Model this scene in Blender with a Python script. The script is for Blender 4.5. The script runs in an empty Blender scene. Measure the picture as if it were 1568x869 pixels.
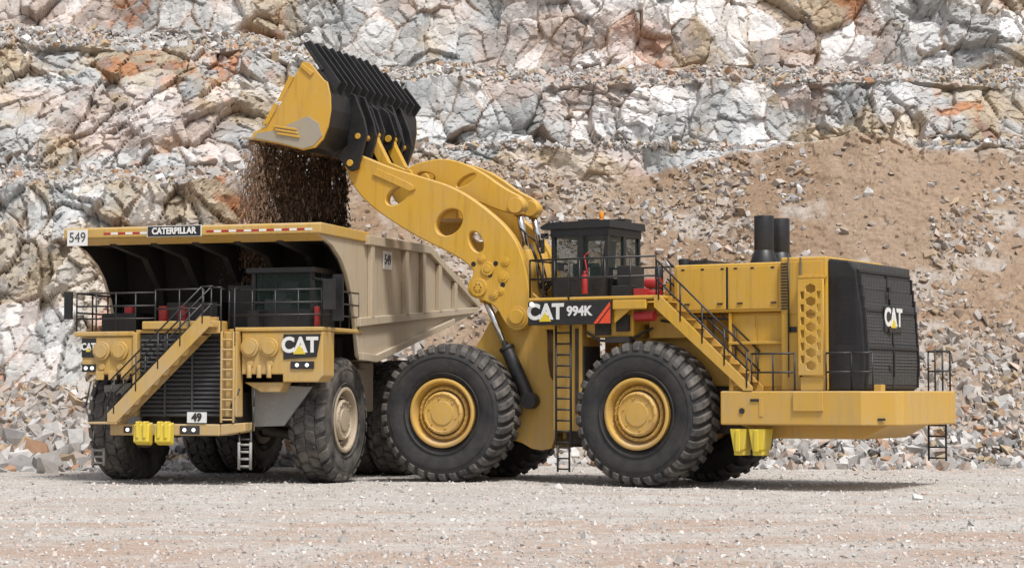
import bpy, math, random
import numpy as np
from mathutils import Matrix, Vector
random.seed(7); rng=np.random.default_rng(7)
scene=bpy.context.scene
COL=scene.collection

# ------------------------------------------------------------------ materials
def nt(name):
    m=bpy.data.materials.new(name); m.use_nodes=True
    t=m.node_tree; b=t.nodes['Principled BSDF']
    return m,t,b
def N(t,ty,**kw):
    n=t.nodes.new(ty)
    for k,v in kw.items():
        if k in n.inputs: n.inputs[k].default_value=v
        else: setattr(n,k,v)
    return n
def mixc(t,fac,a,b,mode='MIX'):
    n=t.nodes.new('ShaderNodeMix'); n.data_type='RGBA'; n.blend_type=mode
    if isinstance(fac,(int,float)): n.inputs[0].default_value=fac
    else: t.links.new(fac,n.inputs[0])
    for i,c in ((6,a),(7,b)):
        if isinstance(c,tuple): n.inputs[i].default_value=(*c,1) if len(c)==3 else c
        else: t.links.new(c,n.inputs[i])
    return n.outputs[2]
def ramp(t,inp,p0,p1,c0=(0,0,0),c1=(1,1,1)):
    r=t.nodes.new('ShaderNodeValToRGB'); r.color_ramp.elements[0].position=p0; r.color_ramp.elements[1].position=p1
    r.color_ramp.elements[0].color=(*c0,1); r.color_ramp.elements[1].color=(*c1,1)
    t.links.new(inp,r.inputs[0]); return r.outputs[0]
def noise(t,scale,detail=5,rough=.6,vec=None):
    n=t.nodes.new('ShaderNodeTexNoise'); n.inputs['Scale'].default_value=scale; n.inputs['Detail'].default_value=detail; n.inputs['Roughness'].default_value=rough
    if vec is None:
        g=t.nodes.new('ShaderNodeTexCoord'); vec=g.outputs['Object']
    t.links.new(vec,n.inputs['Vector']); return n.outputs['Fac']
def bump(t,b,h,strength,dist):
    n=t.nodes.new('ShaderNodeBump'); n.inputs['Strength'].default_value=strength; n.inputs['Distance'].default_value=dist
    t.links.new(h,n.inputs['Height']); t.links.new(n.outputs[0],b.inputs['Normal']); return n

def paint(name,col,dust=(0.42,0.34,0.24),amt=.35,rough=.45,low=0.0,metal=0,streak=.25):
    m,t,b=nt(name)
    n1=noise(t,1.1,6,.65); n2=noise(t,9,5,.7)
    g=t.nodes.new('ShaderNodeTexCoord')
    mp=t.nodes.new('ShaderNodeMapping'); mp.inputs['Scale'].default_value=(7,7,.6); t.links.new(g.outputs['Object'],mp.inputs[0])
    n3=noise(t,1.0,5,.7,mp.outputs[0])
    f=ramp(t,n1,.36,.70); c=mixc(t,1.0,f,ramp(t,n2,.3,.7),'MULTIPLY')
    mul=N(t,'ShaderNodeMath',operation='MULTIPLY'); t.links.new(c,mul.inputs[0]); mul.inputs[1].default_value=amt
    sep=t.nodes.new('ShaderNodeSeparateXYZ'); t.links.new(g.outputs['Object'],sep.inputs[0])
    mr=t.nodes.new('ShaderNodeMapRange'); mr.inputs[1].default_value=0.6; mr.inputs[2].default_value=4.5; mr.inputs[3].default_value=low; mr.inputs[4].default_value=0
    t.links.new(sep.outputs[2],mr.inputs[0])
    m2=N(t,'ShaderNodeMath',operation='MULTIPLY'); t.links.new(mr.outputs[0],m2.inputs[0]); t.links.new(ramp(t,n3,.25,.7),m2.inputs[1])
    ge=t.nodes.new('ShaderNodeNewGeometry'); s2=t.nodes.new('ShaderNodeSeparateXYZ'); t.links.new(ge.outputs['Normal'],s2.inputs[0])
    up=t.nodes.new('ShaderNodeMapRange'); up.inputs[1].default_value=.5; up.inputs[2].default_value=1; up.inputs[3].default_value=0; up.inputs[4].default_value=.5; t.links.new(s2.outputs[2],up.inputs[0])
    m4=N(t,'ShaderNodeMath',operation='MULTIPLY'); t.links.new(up.outputs[0],m4.inputs[0]); t.links.new(ramp(t,n2,.25,.6),m4.inputs[1])
    a0=N(t,'ShaderNodeMath',operation='ADD'); t.links.new(mul.outputs[0],a0.inputs[0]); t.links.new(m4.outputs[0],a0.inputs[1])
    ad=N(t,'ShaderNodeMath',operation='ADD',use_clamp=True); t.links.new(a0.outputs[0],ad.inputs[0]); t.links.new(m2.outputs[0],ad.inputs[1])
    dark=tuple(x*.5 for x in col)
    st=N(t,'ShaderNodeMath',operation='MULTIPLY'); t.links.new(ramp(t,n3,.5,.78),st.inputs[0]); st.inputs[1].default_value=streak
    base=mixc(t,st.outputs[0],col,dark)
    t.links.new(mixc(t,ad.outputs[0],base,dust),b.inputs['Base Color'])
    r2=t.nodes.new('ShaderNodeMapRange'); r2.inputs[3].default_value=rough; r2.inputs[4].default_value=.9
    t.links.new(ad.outputs[0],r2.inputs[0]); t.links.new(r2.outputs[0],b.inputs['Roughness'])
    b.inputs['Metallic'].default_value=metal
    bump(t,b,n2,.12,.01)
    return m
YEL=paint('loader_yellow_paint',(0.56,0.315,0.028),amt=.38,low=.5,streak=.5)
TYEL=paint('truck_yellow_paint',(0.50,0.305,0.065),amt=.7,low=.8,streak=.55)
BYEL=paint('bright_yellow_paint',(0.66,0.5,0.02),amt=.3,low=.2)
TAN=paint('body_tan_paint',(0.42,0.335,0.225),dust=(.43,.38,.31),amt=.75,rough=.65,streak=.55)
RTAN=paint('rim_tan_paint',(0.38,0.31,0.22),amt=.6,rough=.6)
BLK=paint('black_paint',(0.010,0.010,0.011),dust=(.11,.095,.08),amt=.24,rough=.42,low=.28)
DRK=paint('dark_underframe',(0.02,0.018,0.016),dust=(.12,.09,.07),amt=.6,rough=.8,low=.35)
CANIN=paint('canopy_inside_shade',(0.02,0.017,0.014),dust=(.06,.05,.04),amt=.5,rough=.95)  # near-black base colour carries the shade under the canopy
GRY=paint('grey_steel',(0.2,0.2,0.195),dust=(.36,.33,.29),amt=.8,rough=.6,low=.4)
WORN=paint('worn_steel',(0.34,0.31,0.26),dust=(.44,.34,.17),amt=.8,rough=.45,metal=.2)
RED=paint('red_paint',(0.36,0.012,0.014),amt=.15)
WHT=paint('white_paint',(0.70,0.70,0.68),amt=.3)
def simple(name,col,rough,metal=0,em=None):
    m,t,b=nt(name); n=noise(t,14,4)
    t.links.new(mixc(t,ramp(t,n,.3,.8),col,tuple(min(1,c*1.35+.005) for c in col)),b.inputs['Base Color'])
    b.inputs['Roughness'].default_value=rough; b.inputs['Metallic'].default_value=metal
    if em: b.inputs['Emission Color'].default_value=(1,.97,.9,1); b.inputs['Emission Strength'].default_value=em
    return m
CHR=simple('chrome_rod',(.6,.6,.6),.15,1)
GLS=simple('cab_glass',(.02,.04,.034),.05); GLS.node_tree.nodes['Principled BSDF'].inputs['Alpha'].default_value=.3
LMP=simple('headlamp_lit',(.9,.9,.85),.3,0,1.2)
AMB=simple('amber_beacon',(.7,.25,.02),.3)
ORG=simple('orange_stripe',(.6,.06,.02),.5)
GRL=simple('grille_grey',(.05,.05,.052),.6)
MSH=simple('mesh_grey',(.085,.083,.08),.6)
SEAT=simple('seat_grey',(.12,.12,.125),.8)
def rubber(name,dusty,dc=(.17,.148,.125)):
    m,t,b=nt(name); n1=noise(t,1.6,6,.7); n2=noise(t,22,4,.7)
    f=ramp(t,n1,.33,.75); mu=N(t,'ShaderNodeMath',operation='MULTIPLY'); t.links.new(f,mu.inputs[0]); mu.inputs[1].default_value=dusty
    c=mixc(t,mu.outputs[0],(.013,.0135,.0155),dc)
    t.links.new(c,b.inputs['Base Color']); b.inputs['Roughness'].default_value=.72
    bump(t,b,n2,.35,.012); return m
RUB=rubber('loader_tyre_rubber',.28); TRUB=rubber('truck_tyre_rubber',.95,(.2,.175,.15))
RUBT=rubber('loader_tread_rubber',.9,(.2,.175,.15))

# ------------------------------------------------------------------ builder
class B:
    def __init__(s): s.v=[];s.f=[];s.sm=[]
    def add(s,vs,fs,smooth=False):
        o=len(s.v); s.v+= [tuple(p) for p in vs]; s.f+=[tuple(i+o for i in f) for f in fs]; s.sm+=[smooth]*len(fs); return s
    def box(s,a0,a1,l0,l1,z0,z1):
        if a0>a1:a0,a1=a1,a0
        if l0>l1:l0,l1=l1,l0
        vs=[(a,l,z) for z in (z0,z1) for l in (l0,l1) for a in (a0,a1)]
        return s.add(vs,[(0,2,3,1),(4,5,7,6),(0,1,5,4),(2,6,7,3),(0,4,6,2),(1,3,7,5)])
    def prism(s,poly,l0,l1,ax='L'):
        n=len(poly)
        def mk(p,t):
            return {'L':(p[0],t,p[1]),'A':(t,p[0],p[1]),'Z':(p[0],p[1],t)}[ax]
        vs=[mk(p,l0) for p in poly]+[mk(p,l1) for p in poly]
        fs=[tuple(range(n)),tuple(range(2*n-1,n-1,-1))]+[(i,i+n,(i+1)%n+n,(i+1)%n) for i in range(n)]
        return s.add(vs,fs)
    def cyl(s,p0,p1,r0,r1=None,n=16,smooth=True):
        r1=r0 if r1 is None else r1
        p0=Vector(p0);p1=Vector(p1);d=(p1-p0).normalized()
        u=d.orthogonal().normalized();w=d.cross(u)
        vs=[];
        for p,r in((p0,r0),(p1,r1)):
            for i in range(n):
                t=2*math.pi*i/n; vs.append(p+(u*math.cos(t)+w*math.sin(t))*r)
        o=len(s.v)
        s.add(vs,[(i,(i+1)%n,(i+1)%n+n,i+n) for i in range(n)],smooth)
        s.f+=[tuple(o+i for i in range(n-1,-1,-1)),tuple(o+n+i for i in range(n))]; s.sm+=[False,False]
        return s
    def tube(s,pts,r=.03,n=8):
        for a,b in zip(pts[:-1],pts[1:]): s.cyl(a,b,r,n=n)
        return s
    def rail(s,pts,h=1.05,sp=1.0,r=.026,mids=(.5,)):
        pts=[Vector(p) for p in pts]
        for a,b in zip(pts[:-1],pts[1:]):
            L=(b-a).length; n=max(1,round(L/sp))
            for k in [1.0]+list(mids): s.cyl(a+Vector((0,0,h*k)),b+Vector((0,0,h*k)),r,n=8)
            for i in range(n+1):
                p=a.lerp(b,i/n); s.cyl(p,p+Vector((0,0,h)),r,n=8)
        return s
    def lathe(s,c,prof,n=64,ang0=0,smooth=True):
        m=len(prof); vs=[]
        for i in range(n):
            t=2*math.pi*i/n+ang0
            for r,l in prof: vs.append((c[0]+r*math.cos(t),c[1]+l,c[2]+r*math.sin(t)))
        fs=[]
        for i in range(n):
            j=(i+1)%n
            for k in range(m-1): fs.append((i*m+k,i*m+k+1,j*m+k+1,j*m+k))
        return s.add(vs,fs,smooth)
    def ladder(s,a0,a1,l,z0,z1,r=.03,step=.3,along='a'):
        P=(lambda t,z:(t,l,z)) if along=='a' else (lambda t,z:(l,t,z))
        s.cyl(P(a0,z0),P(a0,z1),r);s.cyl(P(a1,z0),P(a1,z1),r)
        z=z0+.08
        while z<z1-.02: s.cyl(P(a0,z),P(a1,z),r*.8,n=8); z+=step
        return s
    def make(s,name,mat,parent,M,bev=0.015,seg=2):
        me=bpy.data.meshes.new(name); me.from_pydata(s.v,[],s.f); me.update()
        me.polygons.foreach_set('use_smooth',s.sm)
        ob=bpy.data.objects.new(name,me); COL.objects.link(ob); me.materials.append(mat)
        import bmesh
        bm=bmesh.new(); bm.from_mesh(me); bmesh.ops.recalc_face_normals(bm,faces=bm.faces); bm.to_mesh(me); bm.free()
        if bev>0:
            md=ob.modifiers.new('bevel','BEVEL'); md.width=bev; md.segments=seg; md.limit_method='ANGLE'; md.angle_limit=math.radians(40); md.harden_normals=False
        ob.parent=parent; ob.matrix_parent_inverse=parent.matrix_world.inverted(); ob.matrix_world=M
        return ob
def frame(x,y,deg): return Matrix.Translation((x,y,0))@Matrix.Rotation(math.radians(deg),4,'Z')
def root(name,M):
    e=bpy.data.objects.new(name,None); COL.objects.link(e); e.matrix_world=M; e.empty_display_size=.5
    bpy.context.view_layer.update(); return e
def curveplate(name,outer,holes,l,th,mat,parent,M,bev=.02):
    cu=bpy.data.curves.new(name,'CURVE'); cu.dimensions='2D'; cu.fill_mode='BOTH'
    def sp(pts):
        s=cu.splines.new('POLY'); s.points.add(len(pts)-1)
        for i,p in enumerate(pts): s.points[i].co=(p[0],p[1],0,1)
        s.use_cyclic_u=True
    sp(outer)
    for h in holes: sp(h)
    cu.extrude=th/2-bev; cu.bevel_depth=bev; cu.bevel_resolution=1; cu.offset=-bev
    tmp=bpy.data.objects.new('t',cu); COL.objects.link(tmp)
    dg=bpy.context.evaluated_depsgraph_get(); me=bpy.data.meshes.new_from_object(tmp.evaluated_get(dg))
    bpy.data.objects.remove(tmp)
    T=Matrix(((1,0,0,0),(0,0,-1,l),(0,1,0,0),(0,0,0,1)))
    me.transform(T); me.materials.clear(); me.materials.append(mat)
    ob=bpy.data.objects.new(name,me); COL.objects.link(ob)
    ob.parent=parent; ob.matrix_parent_inverse=parent.matrix_world.inverted(); ob.matrix_world=M
    return ob
def smoothpoly(pts,it=2):
    for _ in range(it):
        q=[]
        for i in range(len(pts)):
            a=pts[i];b=pts[(i+1)%len(pts)]
            q+=[(a[0]*.75+b[0]*.25,a[1]*.75+b[1]*.25),(a[0]*.25+b[0]*.75,a[1]*.25+b[1]*.75)]
        pts=q
    return pts
def ell(c,rx,rz,ang=0,n=24):
    o=[];ca,sa=math.cos(ang),math.sin(ang)
    for i in range(n):
        t=2*math.pi*i/n;x=rx*math.cos(t);z=rz*math.sin(t);o.append((c[0]+x*ca-z*sa,c[1]+x*sa+z*ca))
    return o
def text(name,s,size,pos,face,mat,parent,M,off=.0,sx=1,ext=.006,sp=1.0):
    cu=bpy.data.curves.new(name,'FONT'); cu.body=s; cu.size=size; cu.align_x='CENTER'; cu.align_y='CENTER'; cu.extrude=ext; cu.offset=off; cu.space_character=sp
    tmp=bpy.data.objects.new('t',cu); COL.objects.link(tmp)
    dg=bpy.context.evaluated_depsgraph_get(); me=bpy.data.meshes.new_from_object(tmp.evaluated_get(dg)); bpy.data.objects.remove(tmp)
    R={'L':((-1,0,0),(0,0,1),(0,1,0)),'A':((0,1,0),(0,0,1),(1,0,0)),'R':((0,-1,0),(0,0,1),(-1,0,0))}[face]
    x,y,z=[Vector(v) for v in R]; x=x*sx
    T=Matrix(((x[0],y[0],z[0],pos[0]),(x[1],y[1],z[1],pos[1]),(x[2],y[2],z[2],pos[2]),(0,0,0,1)))
    me.transform(T); me.materials.clear(); me.materials.append(mat)
    ob=bpy.data.objects.new(name,me); COL.objects.link(ob)
    ob.parent=parent; ob.matrix_parent_inverse=parent.matrix_world.inverted(); ob.matrix_world=M
    return ob

# ------------------------------------------------------------------ wheels
def tyre(name,c,R,W,rim,mat,tmat,parent,M,lugs=34,lugh=.075,style='lug'):
    h=W/2; rb=R-lugh
    prof=[(rim,-h*.62),(rim+.06,-h*.8),(rim+.25*(R-rim),-h*.97),(rim+.5*(R-rim),-h*1.02),(rim+.72*(R-rim),-h*.99),(rb*.955,-h*.88),(rb*.99,-h*.72),(rb,-h*.45),(rb*1.003,0)]
    prof=prof+[(r,-l) for r,l in prof[-2::-1]]
    b=B().lathe(c,prof,96)
    for sgn in (-1,1):
        for q in (.18,.62):
            r=rim+q*(R-rim); b.lathe(c,[(r-.012,sgn*h*.97),(r,sgn*(h*1.02+.012)),(r+.012,sgn*h*.97)],96)
    b.make(name,mat,parent,M,0)
    t=B()
    if style=='lug':
        path=[(0.06,R),(.35,R),(.62,R*.998),(.86,R*.975),(1.0,R*.935),(1.035,R*.87)]
        base=[(0.06,rb-.03),(.35,rb-.03),(.62,rb-.03),(.80,rb*.955),(.90,rb*.92),(.95,R*.86)]
        for sgn in (-1,1):
            for i in range(lugs):
                t0=2*math.pi*(i+(.5 if sgn>0 else 0))/lugs
                vs=[]
                for k,((l,r),(lb,r2)) in enumerate(zip(path,base)):
                    skew=-.11*(1-l)
                    w=(.62-.14*(1-l))*math.pi/lugs
                    for (ll,rr,ww) in ((l,r,w*.9),(lb,r2,w*1.12)):
                        for e in (-1,1):
                            a=t0+skew+e*ww
                            vs.append((c[0]+rr*math.cos(a),c[1]+sgn*ll*h,c[2]+rr*math.sin(a)))
                fs=[]
                m=len(path)
                for k in range(m-1):
                    o=k*4;q=o+4
                    fs+=[(o,o+1,q+1,q),(o,q,q+2,o+2),(o+1,o+3,q+3,q+1)]
                fs+=[(0,2,3,1),((m-1)*4,(m-1)*4+1,(m-1)*4+3,(m-1)*4+2)]
                t.add(vs,fs)
    else:
        rows=[(-1.0,-.62),(-.58,-.06),(-.02,.5),(.54,1.0)]
        for ri,(l0,l1) in enumerate(rows):
            for i in range(lugs):
                t0=2*math.pi*(i+.5*(ri%2))/lugs; w=.74*math.pi/lugs
                vs=[]
                for k in range(4):
                    l=l0+(l1-l0)*k/3; 
                    sh=max(0,abs(l)-.7)/.3; r=R-.11*sh**1.6
                    sk=.05*(k/3-.5)*(1 if ri%2 else -1)
                    for rr,ww in ((r,w),(r-lugh-.05,w)):
                        for e in (-1,1):
                            a=t0+sk+e*ww*(1-.12*(k in(0,3))); vs.append((c[0]+rr*math.cos(a),c[1]+l*h,c[2]+rr*math.sin(a)))
                fs=[]
                for k in range(3):
                    o=k*4;q=o+4; fs+=[(o,o+1,q+1,q),(o,q,q+2,o+2),(o+1,o+3,q+3,q+1)]
                fs+=[(0,2,3,1),(12,13,15,14)]
                t.add(vs,fs)
    t.make(name+'_tread',tmat,parent,M,.02,1)
def rimset(name,c,r,W,mat,parent,M,side=1,dish=.16):
    b=B(); h=W/2*side
    f=h*1.0; s=side
    prof=[(r+.03,f*.62),(r+.05,f*.97),(r+.0,f*1.0),(r-.045,f*.99),(r-.07,f*.9),(r*.84,f-dish*2.0*s),(r*.80,f-dish*2.0*s),(r*.79,f-dish*1.0*s),(r*.71,f-dish*.9*s),(r*.69,f-dish*2.2*s),(r*.655,f-dish*2.2*s),(r*.645,f-dish*.5*s),(r*.60,f-dish*.2*s),(r*.57,f-dish*.15*s),(r*.555,f-dish*.4*s),(r*.36,f-dish*.4*s),(r*.35,f-dish*.2*s),(0.001,f-dish*.15*s)]
    b.lathe(c,prof,64,smooth=False)
    for i in range(28):
        t=2*math.pi*i/28; rr=r*.75
        p=(c[0]+rr*math.cos(t),c[1]+f-dish*.95*s,c[2]+rr*math.sin(t)); b.cyl(p,(p[0],p[1]+.04*s,p[2]),.022,n=6)
    for i in range(16):
        t=2*math.pi*i/16; rr=r*.6
        p=(c[0]+rr*math.cos(t),c[1]+f-dish*.24*s,c[2]+rr*math.sin(t)); b.cyl(p,(p[0],p[1]+.035*s,p[2]),.018,n=6)
    for i in range(6):
        t=2*math.pi*i/6+.3; rr=r*.46
        p=(c[0]+rr*math.cos(t),c[1]+f-dish*.4*s,c[2]+rr*math.sin(t)); b.cyl(p,(p[0],p[1]+.03*s,p[2]),.03,n=8)
    b.cyl((c[0],c[1]-h*.9,c[2]),(c[0],c[1]+h*.25,c[2]),r*.95,n=40)
    b.make(name,mat,parent,M,0)

# ================================================================== WHEEL LOADER
MR=frame(4.82,1.23,149.0); MF=frame(-1.05,4.08,159.0)
LD=root('wheel_loader',MR)
def R_(b,n,m,bev=.015): return b.make(n,m,LD,MR,bev)
def F_(b,n,m,bev=.015): return b.make(n,m,LD,MF,bev)
for M,nm in ((MR,'rear'),(MF,'front')):
    for sd in (1,-1):
        c=(0,sd*2.02,2.0)
        tyre(f'{nm}_tyre_{"left" if sd>0 else "right"}',c,2.02,1.42,.96,RUB,RUBT,LD,M)
        rimset(f'{nm}_rim_{"left" if sd>0 else "right"}',c,.95,1.42,YEL,LD,M,sd)
    b=B().cyl((0,-1.9,2),(0,1.9,2),.42).cyl((0,-.7,2),(0,.7,2),.7).box(-.5,.5,-1.3,1.3,1.7,2.5)
    b.make(nm+'_axle',YEL,LD,M)
b=B()
b.box(-6.2,2.9,-1.05,1.05,1.45,2.75)
b.box(2.3,3.3,-.8,.8,1.1,1.5); b.box(2.3,3.3,-.8,.8,3.2,3.6)
b.cyl((3.33,0,1.0),(3.33,0,3.7),.3)
R_(b,'rear_frame',DRK)
b=B()
b.prism([(-2.45,2.5),(-6.5,2.5),(-7.35,2.15),(-7.45,1.9),(-7.45,-2.1),(-7.35,-2.35),(-6.9,-2.5),(-2.45,-2.5)],1.72,2.63,'Z')
R_(b,'counterweight_bumper',YEL,.04)
b=B().prism([(-2.6,1.72),(-3.5,1.35),(-6.2,1.35),(-6.9,1.72)],-1.6,1.6)
R_(b,'counterweight_lower',YEL,.03)
b=B()
b.box(-4.02,-0.75,-1.88,1.88,4.78,6.12)
b.box(-4.02,-2.35,-1.7,1.7,2.634,4.775)
b.box(-2.345,1.4,-1.15,1.15,2.76,4.775)
b.box(-5.38,-4.03,-2.02,2.02,2.636,6.22)
b.box(-.74,1.3,-1.5,1.5,4.5,5.12)
b.prism([(-.745,4.78),(-.2,4.78),(-.35,5.6),(-.745,6.05)],-1.6,1.6)
R_(b,'engine_hood',YEL,.05)
b=B()
for a0,a1 in ((-.85,-2.35),(-2.42,-3.9)):
    for sd in(1,-1):
        b.box(a0,a1,sd*1.88,sd*1.905,4.86,6.02)
for a0,a1 in ((-2.45,-3.15),(-3.22,-3.95)):
    for sd in(1,-1): b.box(a0,a1,sd*1.70,sd*1.725,2.75,4.7)
for sd in(1,-1): b.box(-4.15,-5.25,sd*2.02,sd*2.045,4.7,6.1)
for i in range(4): b.box(-1-.8*i,-1.6-.8*i,-1.2,1.2,6.12,6.15)
for sd in(1,-1):
    b.box(-2.4,-4.0,sd*1.7,sd*1.86,3.9,3.98); b.box(-2.4,-2.48,sd*1.7,sd*1.84,2.64,4.76)
R_(b,'hood_panels',YEL,.012)
b=B()
for sd in(1,-1):
    for i in range(16): b.box(-4.06,-4.10-.14,sd*2.046,sd*2.07,4.82+i*.08,4.86+i*.08)
    for a in (-1.1,-2.1,-2.7,-3.7): b.box(a,a-.16,sd*1.905,sd*1.94,5.0,5.04)
    b.box(-2.34,-2.43,sd*1.88,sd*1.89,4.86,6.02)
    for a in(-1.0,-1.6,-2.2,-2.6,-3.1,-3.7): b.box(a,a-.1,sd*1.9,sd*1.915,5.95,6.0)
    b.box(-4.25,-4.28,sd*2.04,sd*2.06,3.0,6.0); b.box(-4.3,-4.5,sd*2.02,sd*2.05,4.2,4.35)
b.box(-.75,-1.3,-.9,.9,6.12,6.3)
b.cyl((-.6,.9,6.0),(-.6,.9,6.35),.16)
R_(b,'hood_vents',BLK,.005)
b=B()
for l in(.5,-.6):
    b.cyl((-2.87,l,6.12),(-2.87,l,6.55),.42,.27,n=24); b.cyl((-2.87,l,6.5),(-2.87,l,7.5),.275,n=24)
R_(b,'exhaust_stacks',BLK,.01)
b=B()
b.prism([(-5.39,2.64),(-6.36,2.64),(-6.44,3.3),(-6.36,4.6),(-6.18,5.85),(-6.0,6.08),(-5.39,6.16)],-1.98,1.98)
R_(b,'radiator_guard',BLK,.06)
def rearx(z): 
    return float(np.interp(z,[2.64,3.3,4.6,5.85],[-6.36,-6.44,-6.36,-6.18]))
b=B()
for l0,l1 in((-1.86,-.08),(.08,1.86)):
    for z in np.arange(2.82,5.8,.085):
        a=rearx(z); b.box(a-.022,a+.01,l0,l1,z,z+.024)
    for l in np.arange(l0,l1+.01,(l1-l0)/16):
        for z in np.arange(2.8,5.75,.36):
            a=min(rearx(z),rearx(z+.36)); b.box(a-.03,a+.02,l-.009,l+.009,z,z+.35)
R_(b,'grille_mesh',MSH,0)
b=B()
for l in(-1.92,-.04,1.84):
    for z in np.arange(2.72,5.7,.3):
        a=min(rearx(z),rearx(z+.3)); b.box(a-.06,a+.02,l,l+.08,z,z+.305)
for z in (2.72,3.75,4.75,5.78):
    b.box(rearx(z)-.065,rearx(z)+.02,-1.9,1.9,z,z+.06)
for i in range(8):
    for j in range(14): b.box(-5.6-.075*i,-5.64-.075*i,1.98,1.995,3.9+.13*j,3.98+.13*j)
for z in(3.2,4.2,5.3): b.box(-6.4,-6.48,.15,.35,z,z+.12)
R_(b,'grille_frame',BLK,.0)
a=rearx(4.6)
R_(B().box(a-.09,a-.05,-.62,.62,4.22,4.9),'grille_badge_plate',BLK,.005)
text('grille_lettering','CAT',.66,(a-.1,-.0,4.6),'R',WHT,LD,MR,.026,1.0)
R_(B().prism([(-.2,4.34),(.2,4.34),(0,4.6)],a-.106,a-.114,'A'),'grille_lettering_triangle',BYEL,0)
b=B()
b.rail([(-6.6,-2.3,2.63),(-7.3,-2.1,2.63),(-7.3,-.9,2.63)],1.1,.5)
b.rail([(-6.2,2.4,2.63),(-6.75,2.3,2.63)],1.0,.4)
b.rail([(-3.35,2.42,2.63),(-4.6,2.42,2.63)],1.0,.6)
b.rail([(-5.5,2.42,2.63),(-6.2,2.4,2.63)],1.0,.7)
b.ladder(-6.7,-7.2,-2.0,.7,1.75,along='a')
b.tube([(-4.3,2.1,4.2),(-4.3,2.1,6.3)],.025).tube([(-4.65,2.1,3),(-4.65,2.1,6.2)],.025)
R_(b,'rear_handrails',BLK,0)
def hexa(c,r): return [(c[0]+r*1.05*math.cos(math.pi/3*i+math.pi/6),c[1]+r*math.sin(math.pi/3*i+math.pi/6)*.9) for i in range(6)]
hs=[]
for i in range(7):
    hs.append(hexa((-5.08,3.3+i*.34),.15))
    for s in(-1,1):
        if i<6: 
            p=(-5.08+s*.235,3.47+i*.34); hs.append([(p[0]-.05,p[1]-.1),(p[0]+.05,p[1]-.1),(p[0]+.05,p[1]+.1),(p[0]-.05,p[1]+.1)])
curveplate('step_panel',[(-4.72,3.05),(-5.44,3.05),(-5.44,5.6),(-4.72,5.6)],hs,2.42,.07,YEL,LD,MR,.008)
b=B().box(-4.75,-5.42,2.1,2.38,2.64,3.0).box(-4.6,-5.45,2.5,2.56,2.1,2.6); b.box(-4.7,-5.4,2.05,2.4,5.62,5.7)
b.box(-6.55,-6.75,1.4,1.7,2.63,2.8).box(-3.6,-3.72,2.5,2.52,1.95,2.45)
R_(b,'step_boxes',YEL)
b=B()
for a in(-3.35,-4.6): 
    b.box(a,a-.25,2.5,2.53,2.35,2.42)
for a,z in((-3.1,2.1),): b.cyl((a,2.5,z),(a,2.53,z),.08)
b.box(-6.9,-7.1,2.31,2.36,1.86,1.92)
b.box(-2.5,-6.4,2.3,2.45,2.631,2.64)
R_(b,'bumper_hardware',BLK,.003)
b=B()
for a in(-2.7,-3.25):
    b.prism([(a,1.62),(a-.5,1.62),(a-.42,1.05),(a-.12,1.0)],1.9,2.45)
    b.box(a-.1,a-.4,1.95,2.4,.9,1.1); b.box(a-.18,a-.32,2.45,2.5,1.0,1.6)
R_(b,'wheel_chocks',BYEL,.03)
b=B()
b.box(-.55,3.58,1.05,2.5,5.18,5.28); b.box(-.55,3.58,-2.5,-1.05,5.18,5.28); b.box(1.2,3.58,-1.05,1.05,5.18,5.28)
b.box(-.2,.86,2.42,2.5,4.9,5.17)
b.prism([(.86,4.5),(.2,5.0),(-.2,5.0),(-.2,5.17),(.86,5.17)],2.36,2.42)
b.box(2.05,3.0,1.0,2.1,1.5,5.17)
b.box(2.75,3.5,1.2,2.2,4.4,5.17)
b.box(.4,1.9,1.16,2.1,4.15,5.15)
b.box(-1.6,.2,1.16,1.55,4.1,4.76)
b.box(2.05,3.0,-2.1,-1.0,1.5,5.17)
R_(b,'service_platform',YEL,.03)
b=B().box(.5,.9,2.1,2.2,4.3,4.75).box(1.1,1.6,2.1,2.16,4.2,4.9).box(.45,1.2,1.9,2.3,3.98,4.14)
b.cyl((2.2,2.12,2.0),(2.2,2.12,4.4),.05).cyl((3.05,1.6,1.8),(3.05,1.6,4.8),.06)
b.box(3.01,3.04,1.2,2.0,2.0,4.3); b.box(2.0,2.045,1.1,2.05,1.7,3.9)
b.tube([(1.9,2.15,4.3),(1.4,2.2,4.05),(.6,2.2,4.0),(.0,1.7,4.4)],.04).tube([(-.2,1.6,4.6),(-.9,1.6,4.5),(-1.5,1.6,4.65),(-2.3,1.75,4.6)],.035)
R_(b,'service_platform_fittings',DRK,.01)
R_(B().box(.86,3.56,2.505,2.56,4.5,5.17),'side_decal_panel',BLK,.02)
text('side_lettering','CAT',.60,(2.98,2.567,4.86),'L',WHT,LD,MR,.026)
R_(B().prism([(2.78,4.60),(3.18,4.60),(2.98,4.86)],2.572,2.582),'side_lettering_triangle',BYEL,0)
text('model_number','994K',.37,(1.88,2.567,4.87),'L',WHT,LD,MR,.014)
R_(B().prism([(.88,4.52),(1.25,4.52),(.88,4.95)],2.566,2.572).prism([(1.3,4.52),(1.42,4.52),(.9,5.12),(.88,5.0)],2.566,2.572),'decal_stripes',ORG,0)
R_(B().cyl((3.4,2.6,5.1),(3.4,2.63,5.1),.06),'work_lamp',LMP,0)
b=B()
b.rail([(-.5,2.45,5.28),(3.55,2.45,5.28),(3.55,.2,5.28)],1.08,.8,.028)
b.rail([(3.55,-.2,5.28),(3.55,-2.45,5.28),(-.5,-2.45,5.28)],1.08,.9,.028)
b.ladder(2.3,2.78,2.3,1.1,4.5,.035,.31)
b.ladder(2.35,2.73,2.3,.35,1.1,.03,.3)
b.tube([(2.3,2.3,5.28),(2.25,2.5,6.3),(2.25,2.5,5.2)],.025)
R_(b,'platform_rails_and_ladder',BLK,0)
b=B()
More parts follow.
